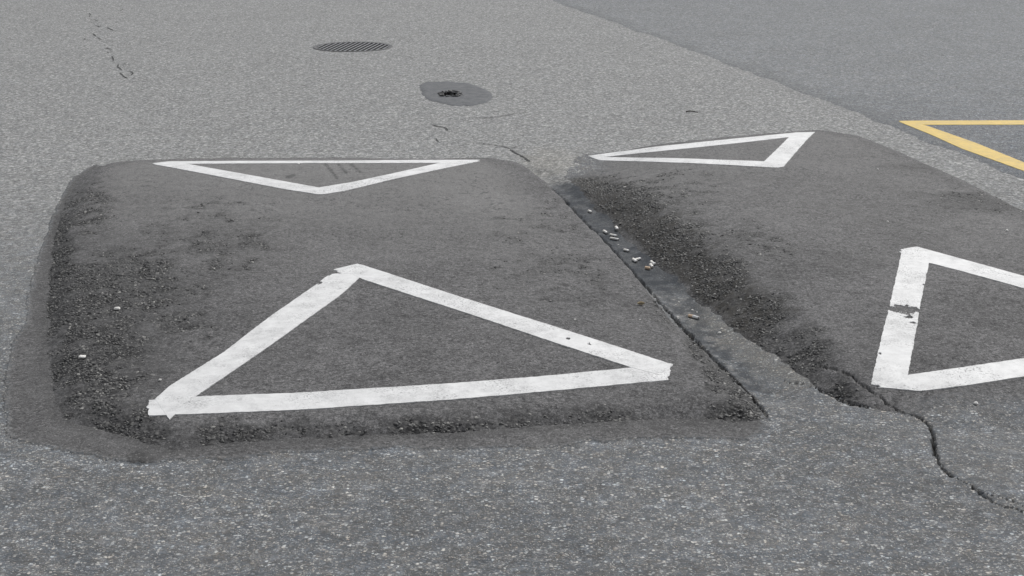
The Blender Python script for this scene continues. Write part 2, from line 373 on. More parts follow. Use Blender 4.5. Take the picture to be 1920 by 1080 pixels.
EDGE_SHADE = [(1020, 338, 3), (1050, 362, 5), (1100, 415, 7), (1150, 464, 8), (1200, 520, 9), (1250, 577, 10), (1295, 624, 15), (1345, 675, 19), (1392, 724, 20), (1430, 766, 13), (1442, 790, 3)]  # left hump edge's shadow drawn as a dark groove, crumbly band lower down
CR = [crackline(c) for c in (CRACK, CRACK2, CRACK3, EDGE_SHADE)]
GUTD = px_poly([(1062, 356), (1080, 372), (1115, 400), (1155, 435), (1200, 482), (1240, 515)])
GUTD2 = px_poly([(1240, 515), (1275, 560), (1310, 612), (1350, 660), (1400, 705), (1425, 730)])
SAND = px_poly([(1300, 570), (1340, 610), (1390, 650), (1450, 688), (1500, 715)])
TANP = ground_at(1003, 306)

def crack_mask(xs, ys_):
    m = np.zeros(xs.shape); jn = (fbm(xs * 60, ys_ * 60, 90, 2) - .5); j2 = fbm(xs * 45, ys_ * 45, 91, 2) - .5; j3 = fbm(xs * 130, ys_ * 130, 93, 2) - .5; vn = .45 + 1.1 * vnoise(xs * 26, ys_ * 26, 92)
    for P, W in CR:
        d, wd = line_d(xs + .016 * jn + .004 * j3, ys_ + .022 * j2, P, W)
        m = np.maximum(m, 1 - sstep(.55, 1.15, d / np.maximum(wd * vn, 1e-4)))
    return m
def road_rows():
    ys = [1200]
    while ys[-1] > 8: ys.append(ys[-1] - 2.5)
    Y = [float(ground_at(960, v)[1]) for v in ys]
    Y = [v for v in Y if v < 16.2]
    Y += list(np.arange(GR_C[1] - .36, GR_C[1] + .36, .012)) + list(np.arange(HOLE[1] - .2, HOLE[1] + .2, .015))
    Y = sorted(Y); out = [Y[0]]
    for v in Y[1:]:
        if v - out[-1] > .004: out.append(v)
    far = [out[-1] * 1.25 ** k for k in range(1, 26)]
    near = [out[0] - .4 * 1.6 ** k for k in range(0, 14)][::-1]
    return np.array(near + out + far)
rowsY = road_rows()
uu = np.arange(-.37, .3701, 2.6 / F_PX)
side = [.37 + .05 * 1.45 ** k for k in range(0, 20)]
cols = np.concatenate([-np.array(side[::-1]), uu, np.array(side)])
Yg = np.repeat(rowsY[:, None], len(cols), 1); Xg = cols[None, :] * np.maximum(Yg, 2.6)
x, y = Xg.ravel(), Yg.ravel()
z = ground_h(x, y)
near_m = (np.abs(x) < 4) & (y > 2) & (y < 20)
att = {k: np.zeros(len(x)) for k in ('crack', 'damp', 'sand', 'film')}
idx = np.where(near_m & (y < 9))[0]; xs, ys_ = x[idx], y[idx]
c = crack_mask(xs, ys_); att['crack'][idx] = c; z[idx] -= .018 * c
nn = fbm(xs * 12, ys_ * 12, 95) - .5
d, _ = line_d(xs, ys_, GUTD); att['damp'][idx] = np.maximum(att['damp'][idx], 1.0 * (1 - sstep(.12, .24, d + .12 * nn)) * (.72 + .28 * sstep(.3, .6, fbm(xs * 20, ys_ * 20, 96))))
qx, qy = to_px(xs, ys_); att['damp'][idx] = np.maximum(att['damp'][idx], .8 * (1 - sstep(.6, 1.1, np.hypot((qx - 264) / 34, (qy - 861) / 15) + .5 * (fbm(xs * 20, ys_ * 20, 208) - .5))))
d, _ = line_d(xs, ys_, GUTD2); att['damp'][idx] = np.maximum(att['damp'][idx], .8 * (1 - sstep(.02, .10, d + .09 * nn)) * sstep(.25, .6, fbm(xs * 30, ys_ * 30, 97)))
d, _ = line_d(xs, ys_, SAND); att['sand'][idx] = np.maximum(att['sand'][idx], (1 - sstep(.02, .09, d + .06 * nn)) * sstep(.15, .55, fbm(xs * 25, ys_ * 25, 98)))
d, _ = line_d(xs, ys_, GUT); z[idx] -= .016 * (1 - sstep(.02, .12, d)); att['film'][idx] = np.maximum(att['film'][idx], .1 * (1 - sstep(.08, .2, d + .1 * nn)))
d = np.hypot(xs - TANP[0] - .08, (ys_ - TANP[1]) * .4); att['sand'][idx] = np.maximum(att['sand'][idx], .9 * (1 - sstep(.04, .22, d + .14 * nn)))
rr = np.hypot(x - GR_C[0], y - GR_C[1]); z = np.where(rr < GR_R - .006, -.30, z)
rh = np.hypot((x - HOLE[0]) * 1.0, (y - HOLE[1]) * .6) + .03 * (vnoise(x * 30, y * 30, 5) - .5); z = np.where(rh < .055, -.06, z)
att['crack'] = np.maximum(att['crack'], np.where(rr < GR_R - .005, 1, 0))
att['crack'] = np.maximum(att['crack'], np.where(rh < .06, 1, 0))
att['dust_glare'] = sstep(3.9, 8.2, y + 2.2 * (fbm(x * .7, y * .5, 140) - .5))  # far road coloured paler, standing in for grazing-angle brightening
V = np.stack([x, y, z], 1)
me = mesh_np('road', V, grid_faces(*Xg.shape)[:, ::1], True, att)
road = tag(link('road', me, M_ROAD), kind='structure')

# second surfacing to the upper right, its joint running away from the hump
SEAM = [(900, -55), (1030, 0), (1150, 42), (1300, 96), (1480, 165), (1600, 212), (1700, 251), (1800, 289), (1920, 340), (2100, 415), (2400, 560), (2800, 770)]
seam = px_poly(SEAM)
sx = np.array([p[0] for p in seam]); sy = np.array([p[1] for p in seam])
o = np.argsort(sy); sx, sy = sx[o], sy[o]
ry = rowsY[(rowsY > 4.6) & (rowsY < 40)]
left = np.interp(ry, sy, sx) + .035 * (fbm(ry * 5, ry * 0 + 3, 33) - .5) * 2 + .02 * (fbm(ry * 30, ry * 0 + 3, 34) - .5) * 2
tt = np.concatenate([np.linspace(0, .25, 40), np.linspace(.25, 2.2, 220)[1:], np.geomspace(2.2, 40, 24)[1:]])
Xl = left[:, None] + tt[None, :]; Yl = np.repeat(ry[:, None], len(tt), 1)
xl, yl = Xl.ravel(), Yl.ravel()
al = {k: np.zeros(len(xl)) for k in ('crack', 'damp', 'sand', 'film')}
tl = np.tile(tt, len(ry))
al['film'] = .30 * (1 - sstep(.02, .18, tl + .25 * (fbm(xl * 5, yl * 5, 44) - .5)))
al['dust_glare'] = .62 * sstep(6, 11, yl + 2 * (fbm(xl * .7, yl * .5, 141) - .5))  # same grazing brightness put into the lane colour
zl = ground_h(xl, yl) + .003 * sstep(-.01, .06, tl) - np.where(tl < .001, .003, 0)
me = mesh_np('road_lane', np.stack([xl, yl, zl], 1), grid_faces(*Xl.shape), True, al)
tag(link('road_lane', me, M_LANE), kind='structure')

# hairline cracks far off: dirt-filled ribbons lying in the road
def ribbon(pts, wid, seed):
    r = np.random.default_rng(seed); P = np.array(pts, float); out = []
    seg = [0]
    for i in range(len(P) - 1): seg.append(seg[-1] + np.hypot(*(P[i + 1] - P[i])))
    n = max(5, int(seg[-1] / 1.2)); s = np.linspace(0, seg[-1], n)
    qx = np.interp(s, seg, P[:, 0]) + r.normal(0, .35, n); qy = np.interp(s, seg, P[:, 1]) + r.normal(0, .18, n)
    X, Y = ground_at(qx, qy); T = np.stack([np.gradient(X), np.gradient(Y)], 1); T /= np.linalg.norm(T, axis=1)[:, None] + 1e-9
    N = np.stack([-T[:, 1], T[:, 0]], 1); wv = wid * (.4 + r.random(n)) * np.minimum(1, np.minimum(s + .5, seg[-1] - s + .5) / 2.5)
    A = np.stack([X, Y], 1) + N * wv[:, None]; B = np.stack([X, Y], 1) - N * wv[:, None]
    A = np.c_[A, ground_h(A[:, 0], A[:, 1]) + .003]; B = np.c_[B, ground_h(B[:, 0], B[:, 1]) + .003]
    Vv = np.empty((2 * n, 3)); Vv[0::2] = A; Vv[1::2] = B
    i = np.arange(n - 1) * 2
    return Vv, np.stack([i, i + 1, i + 3, i + 2], 1)
def z1(l): return [(120 + a / 6.75, b / 6.75) for a, b in l]
def z2(l): return [(560 + a / 4, 40 + b / 4) for a, b in l]
HAIR = [(z1(l), .0058) for l in ([(320, 165), (335, 195), (312, 222)], [(380, 250), (430, 270)], [(305, 299), (370, 290)], [(390, 325), (470, 347)], [(540, 350), (630, 390)], [(372, 428), (408, 468)],
        [(260, 490), (268, 510)], [(530, 605), (600, 625)], [(545, 655), (572, 672)], [(608, 712), (620, 745), (626, 772)], [(690, 815), (680, 850), (740, 892)], [(755, 798), (778, 808)], [(800, 903), (860, 912), (872, 940), (845, 955)],
        [(708, 928), (760, 970), (803, 994)], [(755, 1018), (778, 1024)], [(720, 140), (750, 112)], [(420, 480), (470, 500)])]
HAIR += [(z1(l), .004) for l in ([(780, 272), (850, 270)], [(1060, 300), (1150, 296)], [(1260, 552), (1420, 556)])]
HAIR += [(z2(l), w_) for l, w_ in (([(1000, 778), (1060, 792), (1100, 800), (1120, 822)], .006), ([(1310, 725), (1480, 720), (1620, 695), (1715, 684)], .0035), ([(1350, 915), (1450, 925), (1540, 940), (1590, 958)], .004),
        ([(1585, 962), (1620, 985), (1690, 1020), (1735, 1055)], .0055), ([(1590, 955), (1640, 940)], .004), ([(1030, 880), (1050, 905)], .004), ([(20, 480), (60, 492)], .004))]
for k, (l, wd) in enumerate(HAIR):
    Vv, Ff = ribbon(l, wd, k)
    link('crack', mesh_np('crack', Vv, Ff, False), M_CRACK, road)

# ---------------------------------------------------------------- the white and yellow outlines: each strip = two traced edges
def sample_edge(pts, n):
    P = np.array(pts, float); s = np.r_[0, np.cumsum(np.hypot(*np.diff(P, axis=0).T))]
    q = np.linspace(0, s[-1], n); return np.interp(q, s, P[:, 0]), np.interp(q, s, P[:, 1])
STRIP_POLYS = []
def strip(parent, base, ea, eb, lift, mat, seed, surface=surf, hitf=hit, jag=.0022, cut=None, ends=.012):
    xa, ya, _ = hitf(*sample_edge(ea, 60)); xb, yb, _ = hitf(*sample_edge(eb, 60))
    L = float(np.hypot(np.diff(xa), np.diff(ya)).sum()); n = max(30, int(L / (.0032 if cut else .007))); mcols = 37 if cut else 17
    q = np.linspace(0, 59, n); f = lambda a: np.interp(q, np.arange(60), a)
    A = np.stack([f(xa), f(ya)], 1); B = np.stack([f(xb), f(yb)], 1)
    STRIP_POLYS.append(np.r_[A[::6], B[::-6]])
    sl = np.linspace(0, L, n)
    Wd = (B - A); Wn = Wd / (np.linalg.norm(Wd, axis=1)[:, None] + 1e-9)
    A = A + Wn * (jag * 2 * (fbm(sl * 55, sl * 0 + seed, seed) - .5))[:, None]; B = B + Wn * (jag * 2 * (fbm(sl * 55, sl * 0 + seed, seed + 3) - .5))[:, None]
    v = np.linspace(0, 1, mcols)
    G = A[:, None, :] * (1 - v)[None, :, None] + B[:, None, :] * v[None, :, None]
    T = (G[1] - G[0]); T = T / (np.linalg.norm(T, axis=1)[:, None] + 1e-9)                # torn ends
    e0 = ends * (fbm(v * 7, v * 0 + seed, seed + 7) - .5) * 2; e1 = ends * (fbm(v * 7, v * 0 + seed, seed + 8) - .5) * 2
    for k in range(6):
        G[k] -= T * (e0 * (1 - k / 6))[:, None]; G[-1 - k] += T * (e1 * (1 - k / 6))[:, None]
    gx, gy = G[..., 0].ravel(), G[..., 1].ravel(); gz = surface(gx, gy) + lift
    Fc = grid_faces(n, mcols)
    if cut is not None:
        cx, cy = gx[Fc].mean(1), gy[Fc].mean(1); keep = ~cut(cx, cy); Fc = Fc[keep]
    Vv = np.stack([gx - base[0], gy - base[1], gz - base[2]], 1)
    # side skirt: drop the border by the thickness so the strip has an edge
    ed = np.concatenate([Fc[:, [0, 1]], Fc[:, [1, 2]], Fc[:, [2, 3]], Fc[:, [3, 0]]])
    key = np.sort(ed, 1); _, inv, cnt = np.unique(key[:, 0].astype(np.int64) * 10 ** 7 + key[:, 1], return_inverse=True, return_counts=True)
    bd = ed[cnt[inv] == 1]; nb0 = len(Vv); low = Vv.copy(); low[:, 2] -= lift + .003
    sk_ = np.stack([bd[:, 1], bd[:, 0], bd[:, 0] + nb0, bd[:, 1] + nb0], 1)
    Vall, Fall, _ = compact(np.r_[Vv, low], np.r_[Fc, sk_])
    # winding upward
    a, b_, c_ = Vall[Fall[0, 0]], Vall[Fall[0, 1]], Vall[Fall[0, 2]]
    if np.cross(b_ - a, c_ - a)[2] < 0: Fall = Fall[:, ::-1]
    return link('stripe', mesh_np('stripe', Vall, Fall, False), mat, parent)

def marking(label, group, mat, strips, surface=surf, hitf=hit, name='triangle_marking'):
    cx = np.mean([p[0] for s in strips for p in s[0]]); cy = np.mean([p[1] for s in strips for p in s[0]])
    X, Y, Z = hitf(np.array([cx]), np.array([cy])); base = (float(X[0]), float(Y[0]), float(Z[0]))
    e = tag(link(name, None, loc=base), label, 'road marking', group)
    for k, s in enumerate(strips):
        strip(e, base, s[0], s[1], .0016 + .0003 * k, mat, 100 + 11 * k + int(cx) % 50, surface, hitf, **(s[2] if len(s) > 2 else {}))
    return e

def blobcut(specs):
    S = []
    for (px, py, rx, ry_, thr) in specs:
        X, Y, Z = hit(np.array([px, px + rx, px]), np.array([py, py, py + ry_])); S.append((X[0], Y[0], abs(X[1] - X[0]), abs(Y[2] - Y[0]), thr))
    def f(cx, cy):
        m = np.zeros(cx.shape, bool)
        for (a, b_, rx, ry_, thr) in S:
            r = np.hypot((cx - a) / rx, (cy - b_) / ry_); m |= (r + .8 * (fbm(cx * 60, cy * 60, 61, 2) - .5) + .5 * (fbm(cx * 190, cy * 190, 62, 2) - .5)) < thr
        return m
    return f
GRP = 'white triangle outlines on the humps'
marking('large white triangle outline nearest the camera, on the left hump', GRP, M_WHITE, [
    ([(277, 751), (367, 744), (560, 737), (830, 720.5), (1017, 706), (1184, 690), (1258, 684)], [(276, 780), (333, 778), (560, 769), (850, 749.5), (1050, 732), (1252, 713)], dict(ends=.008)),
    ([(291, 749), (320, 723), (417, 663), (505, 595), (583, 541), (597, 531), (612, 519), (655, 500)], [(318, 787), (362, 747), (417, 710), (500, 653), (640, 553), (672, 523), (690, 510)], dict(cut=blobcut([(628, 512, 14, 3.0, .8), (600, 531, 5, 4, .7), (617, 516, 5, 3, .7)]), ends=.004)),
    ([(626, 506), (650, 500), (672, 495), (868, 559), (1100, 632), (1259, 684)], [(641, 513), (660, 514), (676, 523), (888, 592), (1040, 643), (1184, 690), (1235, 703)], dict(cut=blobcut([(1105, 646, 6, 4, .55), (1066, 636, 6, 3, .5)])))])
marking('low flattened white triangle outline on the far rim of the left hump', GRP, M_WHITE, [
    ([(286, 306.5), (317, 303), (460, 302), (640, 301.7), (760, 300.5), (901, 300)], [(300, 308.5), (353, 307.5), (500, 306.6), (640, 306.2), (760, 306), (880, 305.4)], dict(ends=.004)),
    ([(286, 307), (320, 306.5), (353, 308), (470, 329), (597, 352), (612, 353)], [(291, 309), (330, 316), (367, 323), (450, 339), (533, 355), (597, 365)], dict(ends=.004)),
    ([(588, 354), (603, 351.5), (663, 341.5), (740, 325), (822, 306.5), (870, 302)], [(590, 364), (604, 365), (645, 359), (735, 337), (815, 320), (900, 302.5)], dict(ends=.004))])
marking('long narrow white triangle outline on the far rim of the right hump', GRP, M_WHITE, [
    ([(1102, 292.7), (1233, 275), (1360, 262), (1490, 249), (1526, 248)], [(1121, 296), (1200, 287.5), (1300, 277.5), (1390, 268), (1480, 257.5), (1515, 254)], dict(ends=.004)),
    ([(1106, 294), (1180, 296), (1267, 297), (1350, 300), (1433, 303), (1470, 305)], [(1124, 301), (1200, 303), (1300, 306.5), (1380, 310.5), (1457, 315), (1470, 313)], dict(ends=.004)),
    ([(1490, 249), (1480, 257), (1457, 280), (1433, 303), (1428, 309)], [(1528, 248), (1515, 260), (1493, 285), (1470, 312), (1466, 314)], dict(ends=.004))])
marking('white triangle outline with a worn gap in its left bar, on the right hump', GRP, M_WHITE, [
    ([(1690, 468), (1718, 462.5), (1807, 487), (1920, 518), (2080, 561), (2262, 612)], [(1700, 488), (1742, 493), (1800, 508), (1920, 541), (2060, 578), (2240, 628)], dict(ends=.01)),
    ([(1634, 714), (1660, 708), (1702, 704), (1800, 690), (1920, 672.5), (2060, 652), (2240, 622)], [(1650, 727), (1727, 734), (1800, 725), (1920, 706.5), (2070, 682), (2270, 645)], dict(ends=.008)),
    ([(1686, 472), (1690, 476), (1668, 573), (1650, 645), (1633, 721)], [(1743, 474), (1742, 493), (1736, 520), (1727, 564), (1715, 635), (1702, 704), (1698, 730)], dict(cut=blobcut([(1694, 581, 36, 8.5, 1.0), (1712, 606, 8, 3, .8), (1705, 596, 14, 4, .5), (1655, 585, 12, 4, .8), (1650, 664, 5, 3, .7), (1733, 535, 5, 3, .7)]), ends=.01))])
def lane_surf(x, y): return ground_h(x, y) + .003
def lane_hit(px, py):
    z = np.full(np.shape(px), .004)
    for _ in range(4):
        x, y = ground_at(px, py, z); z = lane_surf(x, y)
    return x, y, z
marking('yellow angular outline painted on the darker asphalt behind the right hump', None, M_YELLOW, [
    ([(1686, 227), (1736, 226.5), (1920, 226), (2180, 225.5)], [(1700, 233.5), (1736, 234.3), (1920, 234), (2175, 234)], dict(ends=.01)),
    ([(1690, 227), (1736, 235.5), (1830, 268.5), (1920, 305), (2020, 345), (2180, 408)], [(1687, 229), (1746, 253), (1802, 278.5), (1920, 321), (2030, 364), (2150, 412)], dict(ends=.01)),
    ([(2140, 228), (2150, 300), (2160, 402)], [(2180, 226), (2192, 300), (2205, 418)])], lane_surf, lane_hit)

# ---------------------------------------------------------------- the two halves of the speed hump
TAR_SHADE = [(112, 480, 28, 150, .75), (200, 620, 170, 220, .6), (1870, 385, 150, 26, .75), (1730, 318, 90, 14, .5), (230, 812, 130, 30, .6), (1395, 735, 42, 50, .95), (1350, 690, 36, 45, .95), (1305, 640, 26, 45, .9), (1340, 585, 60, 40, .5), (1470, 690, 50, 30, .6), (800, 806, 500, 16, .4), (1610, 752, 60, 18, .7)]  # tar and crumbs, plus left flank and bank shade painted dark
SCUFF = [[(608, 316), (632, 348)], [(634, 318), (650, 338)], [(656, 316), (676, 336)], [(538, 346), (552, 342)]]
BLOB_L = [(110, 520, 45, 150, 1.0), (190, 590, 110, 120, 1.0), (260, 560, 110, 90, .85), (180, 700, 120, 100, 1.0), (230, 800, 110, 50, 1.0), (330, 600, 90, 70, .6), (430, 480, 110, 60, .55),
          (160, 400, 60, 60, .8), (560, 810, 260, 24, .85), (900, 795, 260, 20, .8), (1180, 783, 220, 22, .9), (1370, 780, 90, 22, 1.0), (1400, 745, 50, 45, 1.0), (1355, 700, 45, 45, 1.0), (1315, 650, 35, 40, .9), (1240, 590, 40, 50, .45), (1040, 530, 110, 60, .35), (1000, 430, 100, 50, .3), (400, 430, 130, 50, .35)]
BLOB_R = [(1120, 352, 70, 36, .95), (1185, 392, 76, 46, 1.0), (1258, 462, 80, 55, 1.0), (1335, 532, 80, 55, 1.0), (1415, 605, 75, 50, 1.0), (1500, 670, 70, 45, 1.0), (1570, 735, 50, 28, .95), (1610, 756, 45, 16, 1.0), (1400, 500, 120, 60, .45), (1240, 370, 120, 45, .45), (1840, 390, 130, 30, .3)]
def coarse_mask(x, y, blobs, hz=.03):
    px, py = to_px(x, y, hz); m = np.zeros(x.shape)
    for (a, b_, rx, ry_, s) in blobs:
        r = np.hypot((px - a) / rx, (py - b_) / ry_); m = np.maximum(m, s * (1 - sstep(.45, 1.25, r)))
    n = fbm(x * 16, y * 16, 71, 3); n2 = fbm(x * 45, y * 45, 72, 2)
    return np.clip((m - .25) + 1.6 * (n - .5) * (m > .02) + .7 * (n2 - .5) * (m > .02), 0, 1)
def worley(x, y, sc, seed):
    X = x * sc; Y = y * sc; ix = np.floor(X); iy = np.floor(Y); best = np.full(x.shape, 9.0)
    for i in (-1, 0, 1):
        for j in (-1, 0, 1):
            cx = ix + i; cy = iy + j
            best = np.minimum(best, np.hypot(cx + hash2(cx, cy, seed) - X, cy + hash2(cx, cy, seed + 1) - Y))
    return best
def build_hump(label, poly, at, seed, blobs, prange, bank_shade_line=None):
    P = np.array(poly); c = P.mean(0); base = (float(c[0]), float(c[1]), 0.0)
    e = tag(link('speed_hump', None, loc=base), label, 'speed hump', 'two halves of the speed hump')
    y0, y1, u0, u1 = prange
    pyv = np.arange(y0, y1, -1.75); Yv = np.array([float(ground_at(960, v)[1]) for v in pyv]); uv = np.arange(u0, u1, 2.2 / F_PX)
    Yh = np.repeat(Yv[:, None], len(uv), 1); Xh = uv[None, :] * Yh
    x, y = Xh.ravel(), Yh.ravel(); h, d, eh, ew = hump_h(x, y, poly, at, seed)
    co = coarse_mask(x, y, blobs)
    z = h + ground_h(x, y)
    wl = worley(x, y, 80, seed); wl2 = worley(x, y, 34, seed + 4)
    z = z + np.where(d > 0, co * (-.006 * wl - .004 * wl2 + .002), 0) - np.where(d > 0, .0018 * sstep(.55, .75, fbm(x * 40, y * 40, seed + 30)), 0)
    soft = np.clip((ew - .2) / .2, 0, 1) * (eh < .012)
    wear = soft * (1 - sstep(.03, .34, d + .16 * (fbm(x * 9, y * 9, 88) - .5))) 
    if seed == 51: wear = np.maximum(wear, .8 * (1 - sstep(.05, .3, np.hypot(x - NOSE[0], (y - NOSE[1]) * .42) + .18 * (fbm(x * 14, y * 14, 89) - .5))))
    silt_shade = np.zeros(len(x))  # brown dirt with the bank's own shade painted into the colour
    if bank_shade_line is not None:
        dl, _ = line_d(x, y, bank_shade_line); silt_shade = .8 * (1 - sstep(.05, .17, dl + .10 * (fbm(x * 13, y * 13, 99) - .5) + .16 * (fbm(x * 48, y * 48, 98, 3) - .5))) * (d > 0) * (.45 + .55 * sstep(.3, .6, fbm(x * 60, y * 60, 97, 2)))
    cm = crack_mask(x, y); z = z - cm * .018
    dust_glare = sstep(5.0, 7.8, y + 1.2 * (fbm(x * 1.3, y * 1.3, 150) - .5)) * sstep(.05, .3, d) * (.6 if seed == 51 else 1.1)  # hump paler towards the back: brighter light there put into the colour
    px, py = to_px(x, y, .04); tar_shade = np.zeros(len(x))
    for (a, b_, rx, ry_, s_) in TAR_SHADE: tar_shade = np.maximum(tar_shade, s_ * (1 - sstep(.35, 1.1, np.hypot((px - a) / rx, (py - b_) / ry_) + .9 * (fbm(x * 7, y * 7, 151, 4) - .5))))
    for l in SCUFF:
        dl, _ = line_d(px, py, l); tar_shade = np.maximum(tar_shade, .85 * (1 - sstep(1.2, 4.0, dl)) * sstep(.1, .5, fbm(x * 60, y * 60, 152)))
    Fc = grid_faces(len(pyv), len(uv)); Fc = Fc[(d[Fc].max(1) > -.02)]
    Vv = np.stack([x - base[0], y - base[1], z], 1)
    Vv, Fc, at_ = compact(Vv, Fc, dict(coarse=co, wear=wear, silt_shade=silt_shade, crack=cm, dust_glare=dust_glare, tar_shade=tar_shade))
    link('hump_surface', mesh_np('hump_surface', Vv, Fc, True, at_), M_HUMP, e)
    return e, base, (x, y, d, co)

humpL, baseL, gL = build_hump('left half of the dark asphalt speed hump, with a thin smooth skirt', pL, aL, 21, BLOB_L, (880, 268, -.33, .19))
humpR, baseR, gR = build_hump('right half of the dark asphalt speed hump, beyond the littered channel', pR, aR, 51, BLOB_R, (840, 222, .0, .52),
                              px_poly([(1085, 345), (1150, 395), (1205, 440), (1262, 490), (1320, 545), (1390, 610)]))

# thin skirt of smooth asphalt feathered over the road round the left half
def skirt():
    pyv = np.arange(890, 290, -2.2); Yv = np.array([float(ground_at(960, v)[1]) for v in pyv]); uv = np.arange(-.335, .185, 2.6 / F_PX)
    Yh = np.repeat(Yv[:, None], len(uv), 1); Xh = uv[None, :] * Yh; x, y = Xh.ravel(), Yh.ravel()
    jx = x + .018 * (fbm(x * 9, y * 9, 201) - .5) + .012 * (fbm(x * 70, y * 70, 204, 2) - .5); jy = y + .03 * (fbm(x * 9, y * 9, 202) - .5) + .02 * (fbm(x * 70, y * 70, 205, 2) - .5)
    d = poly_sd(jx, jy, pS); dh = poly_sd(x, y, pL)
    z = ground_h(x, y) + np.where(d > 0, .0025 + .0025 * sstep(0, .12, d), -.003)
    Fc = grid_faces(len(pyv), len(uv)); k = (d[Fc].max(1) > 0) & (dh[Fc].min(1) < .03); Fc = Fc[k]
    wr = .7 * (1 - sstep(.0, .018, d - .02 * (fbm(x * 30, y * 30, 206) - .35)))
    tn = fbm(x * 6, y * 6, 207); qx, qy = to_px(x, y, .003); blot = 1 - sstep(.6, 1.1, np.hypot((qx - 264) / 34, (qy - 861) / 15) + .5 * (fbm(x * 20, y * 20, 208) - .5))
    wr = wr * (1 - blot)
    Vv, Fc, at_ = compact(np.stack([x - baseL[0], y - baseL[1], z], 1), Fc, dict(wear=wr, dust_glare=.15 * sstep(.4, .65, tn), tar_shade=np.maximum(.28, .6 * (1 - sstep(.0, .06, -dh + .04 * (tn - .5)))) + .7 * blot))
    link('skirt', mesh_np('skirt', Vv, Fc, True, at_), M_HUMP, humpL)
skirt()

# crumbled stones standing proud of the coarse zones
ICO_V = []; phi = (1 + 5 ** .5) / 2
for s1 in (-1, 1):
    for s2 in (-1, 1):
        ICO_V += [(0, s1, s2 * phi), (s1, s2 * phi, 0), (s2 * phi, 0, s1)]
ICO_V = np.array(ICO_V, float) / math.hypot(1, phi)
def ico_faces():
    F = []; D = lambda a, b: np.linalg.norm(ICO_V[a] - ICO_V[b]); e = min(D(0, j) for j in range(1, 12)) * 1.01
    for i in range(12):
        for j in range(i + 1, 12):
            for k in range(j + 1, 12):
                if D(i, j) < e and D(j, k) < e and D(i, k) < e:
                    n = np.cross(ICO_V[j] - ICO_V[i], ICO_V[k] - ICO_V[i]); F.append((i, j, k) if n @ ICO_V[i] > 0 else (i, k, j))
    return np.array(F)
ICO_F = ico_faces()
def chips(px, py, pz, size, seed, tone):
    r = np.random.default_rng(seed); n = len(px)
    sc = size[:, None] * np.stack([.75 + .6 * r.random(n), .75 + .6 * r.random(n), .45 + .4 * r.random(n)], 1)
    base = ICO_V[None] * (.75 + .5 * r.random((n, 12, 1))); v = base * sc[:, None, :]
    a = r.random(n) * 6.283; ca, sa = np.cos(a)[:, None], np.sin(a)[:, None]; b = r.normal(0, .4, n); cb, sb = np.cos(b)[:, None], np.sin(b)[:, None]
    X, Y, Z = v[..., 0], v[..., 1], v[..., 2]; X, Z = X * cb - Z * sb, X * sb + Z * cb; X, Y = X * ca - Y * sa, X * sa + Y * ca
    V = np.stack([X + px[:, None], Y + py[:, None], Z + pz[:, None]], -1).reshape(-1, 3)
    Fc = (ICO_F[None] + (np.arange(n) * 12)[:, None, None]).reshape(-1, 3)
    return V, Fc, np.repeat(tone, 12)
def scatter(parent, base, g, n, seed):
    x, y, d, co = g; r = np.random.default_rng(seed)
    area = y ** 3                                           # grid cells grow with distance
    p = np.where((d > .004) & (co > .08), co * area, 0); p /= p.sum()
    i = r.choice(len(x), n, p=p); X = x[i] + r.normal(0, .006, n); Y = y[i] + r.normal(0, .008, n)
    ok = np.ones(n, bool)
    for q in STRIP_POLYS: ok &= poly_sd(X, Y, q) < -.008
    X, Y = X[ok], Y[ok]; m = len(X)
    size = np.clip(r.lognormal(math.log(.0029), .36, m), .0015, .007)
    Z = surf(X, Y) - .0050 + r.random(m) * .0035
    V, Fc, tone = chips(X - base[0], Y - base[1], Z - base[2], size, seed, r.random(m) ** 1.1)
    o = link('crumbled_aggregate', mesh_np('crumbled_aggregate', V, Fc, False, dict(tone=tone)), M_CHIP, parent); o['kind'] = 'stuff'
scatter(humpL, baseL, gL, 25000, 301); scatter(humpR, baseR, gR, 18000, 302)

# ---------------------------------------------------------------- flat repairs: round patch with a broken hole, bitumen blot
def sheet(name, outline, mat, lift, res, hole=None, feather=.03, seed=0):
    P = px_poly(outline); A = np.array(P); c = A.mean(0); lo, hi = A.min(0) - .03, A.max(0) + .03
    gx, gy = np.meshgrid(np.arange(lo[0], hi[0], res), np.arange(lo[1], hi[1], res)); sh = gx.shape; x, y = gx.ravel(), gy.ravel()
    d = poly_sd(x + .02 * (fbm(x * 12, y * 12, seed) - .5) + .018 * (fbm(x * 45, y * 45, seed + 2) - .5), y + .05 * (fbm(x * 12, y * 12, seed + 1) - .5) + .05 * (fbm(x * 45, y * 45, seed + 3) - .5), P)
    z = ground_h(x, y) + lift * sstep(-.004, feather, d) - .003 * (d < 0)
    Fc = grid_faces(*sh); k = d[Fc].max(1) > 0
    if hole is not None: k &= ~hole(x[Fc].mean(1), y[Fc].mean(1))
    Vv, Fc, _ = compact(np.stack([x - c[0], y - c[1], z], 1), Fc[k])
    return mesh_np(name, Vv, Fc, True), (float(c[0]), float(c[1]), 0.0)
def broken(cx, cy):
    return np.hypot((cx - HOLE[0]), (cy - HOLE[1]) * .6) + .05 * (fbm(cx * 28, cy * 28, 6, 2) - .5) < .05
PATCH = [(786, 160), (800, 154), (840, 153.5), (877, 156), (910, 167), (926, 180), (915, 192), (885, 199.5), (847, 199), (815, 192), (797, 185), (790, 175)]
me, lc = sheet('patch_surface', PATCH, None, .005, .010, broken, seed=401)
pt = tag(link('asphalt_patch', None, loc=lc), 'bluish oval asphalt patch with a crumbled dark hole at its middle', 'road patch')
link('patch_surface', me, M_PATCH, pt)
r_ = np.random.default_rng(5); n_ = 120; a_ = r_.random(n_) * 6.283; q_ = .02 + .055 * r_.random(n_)
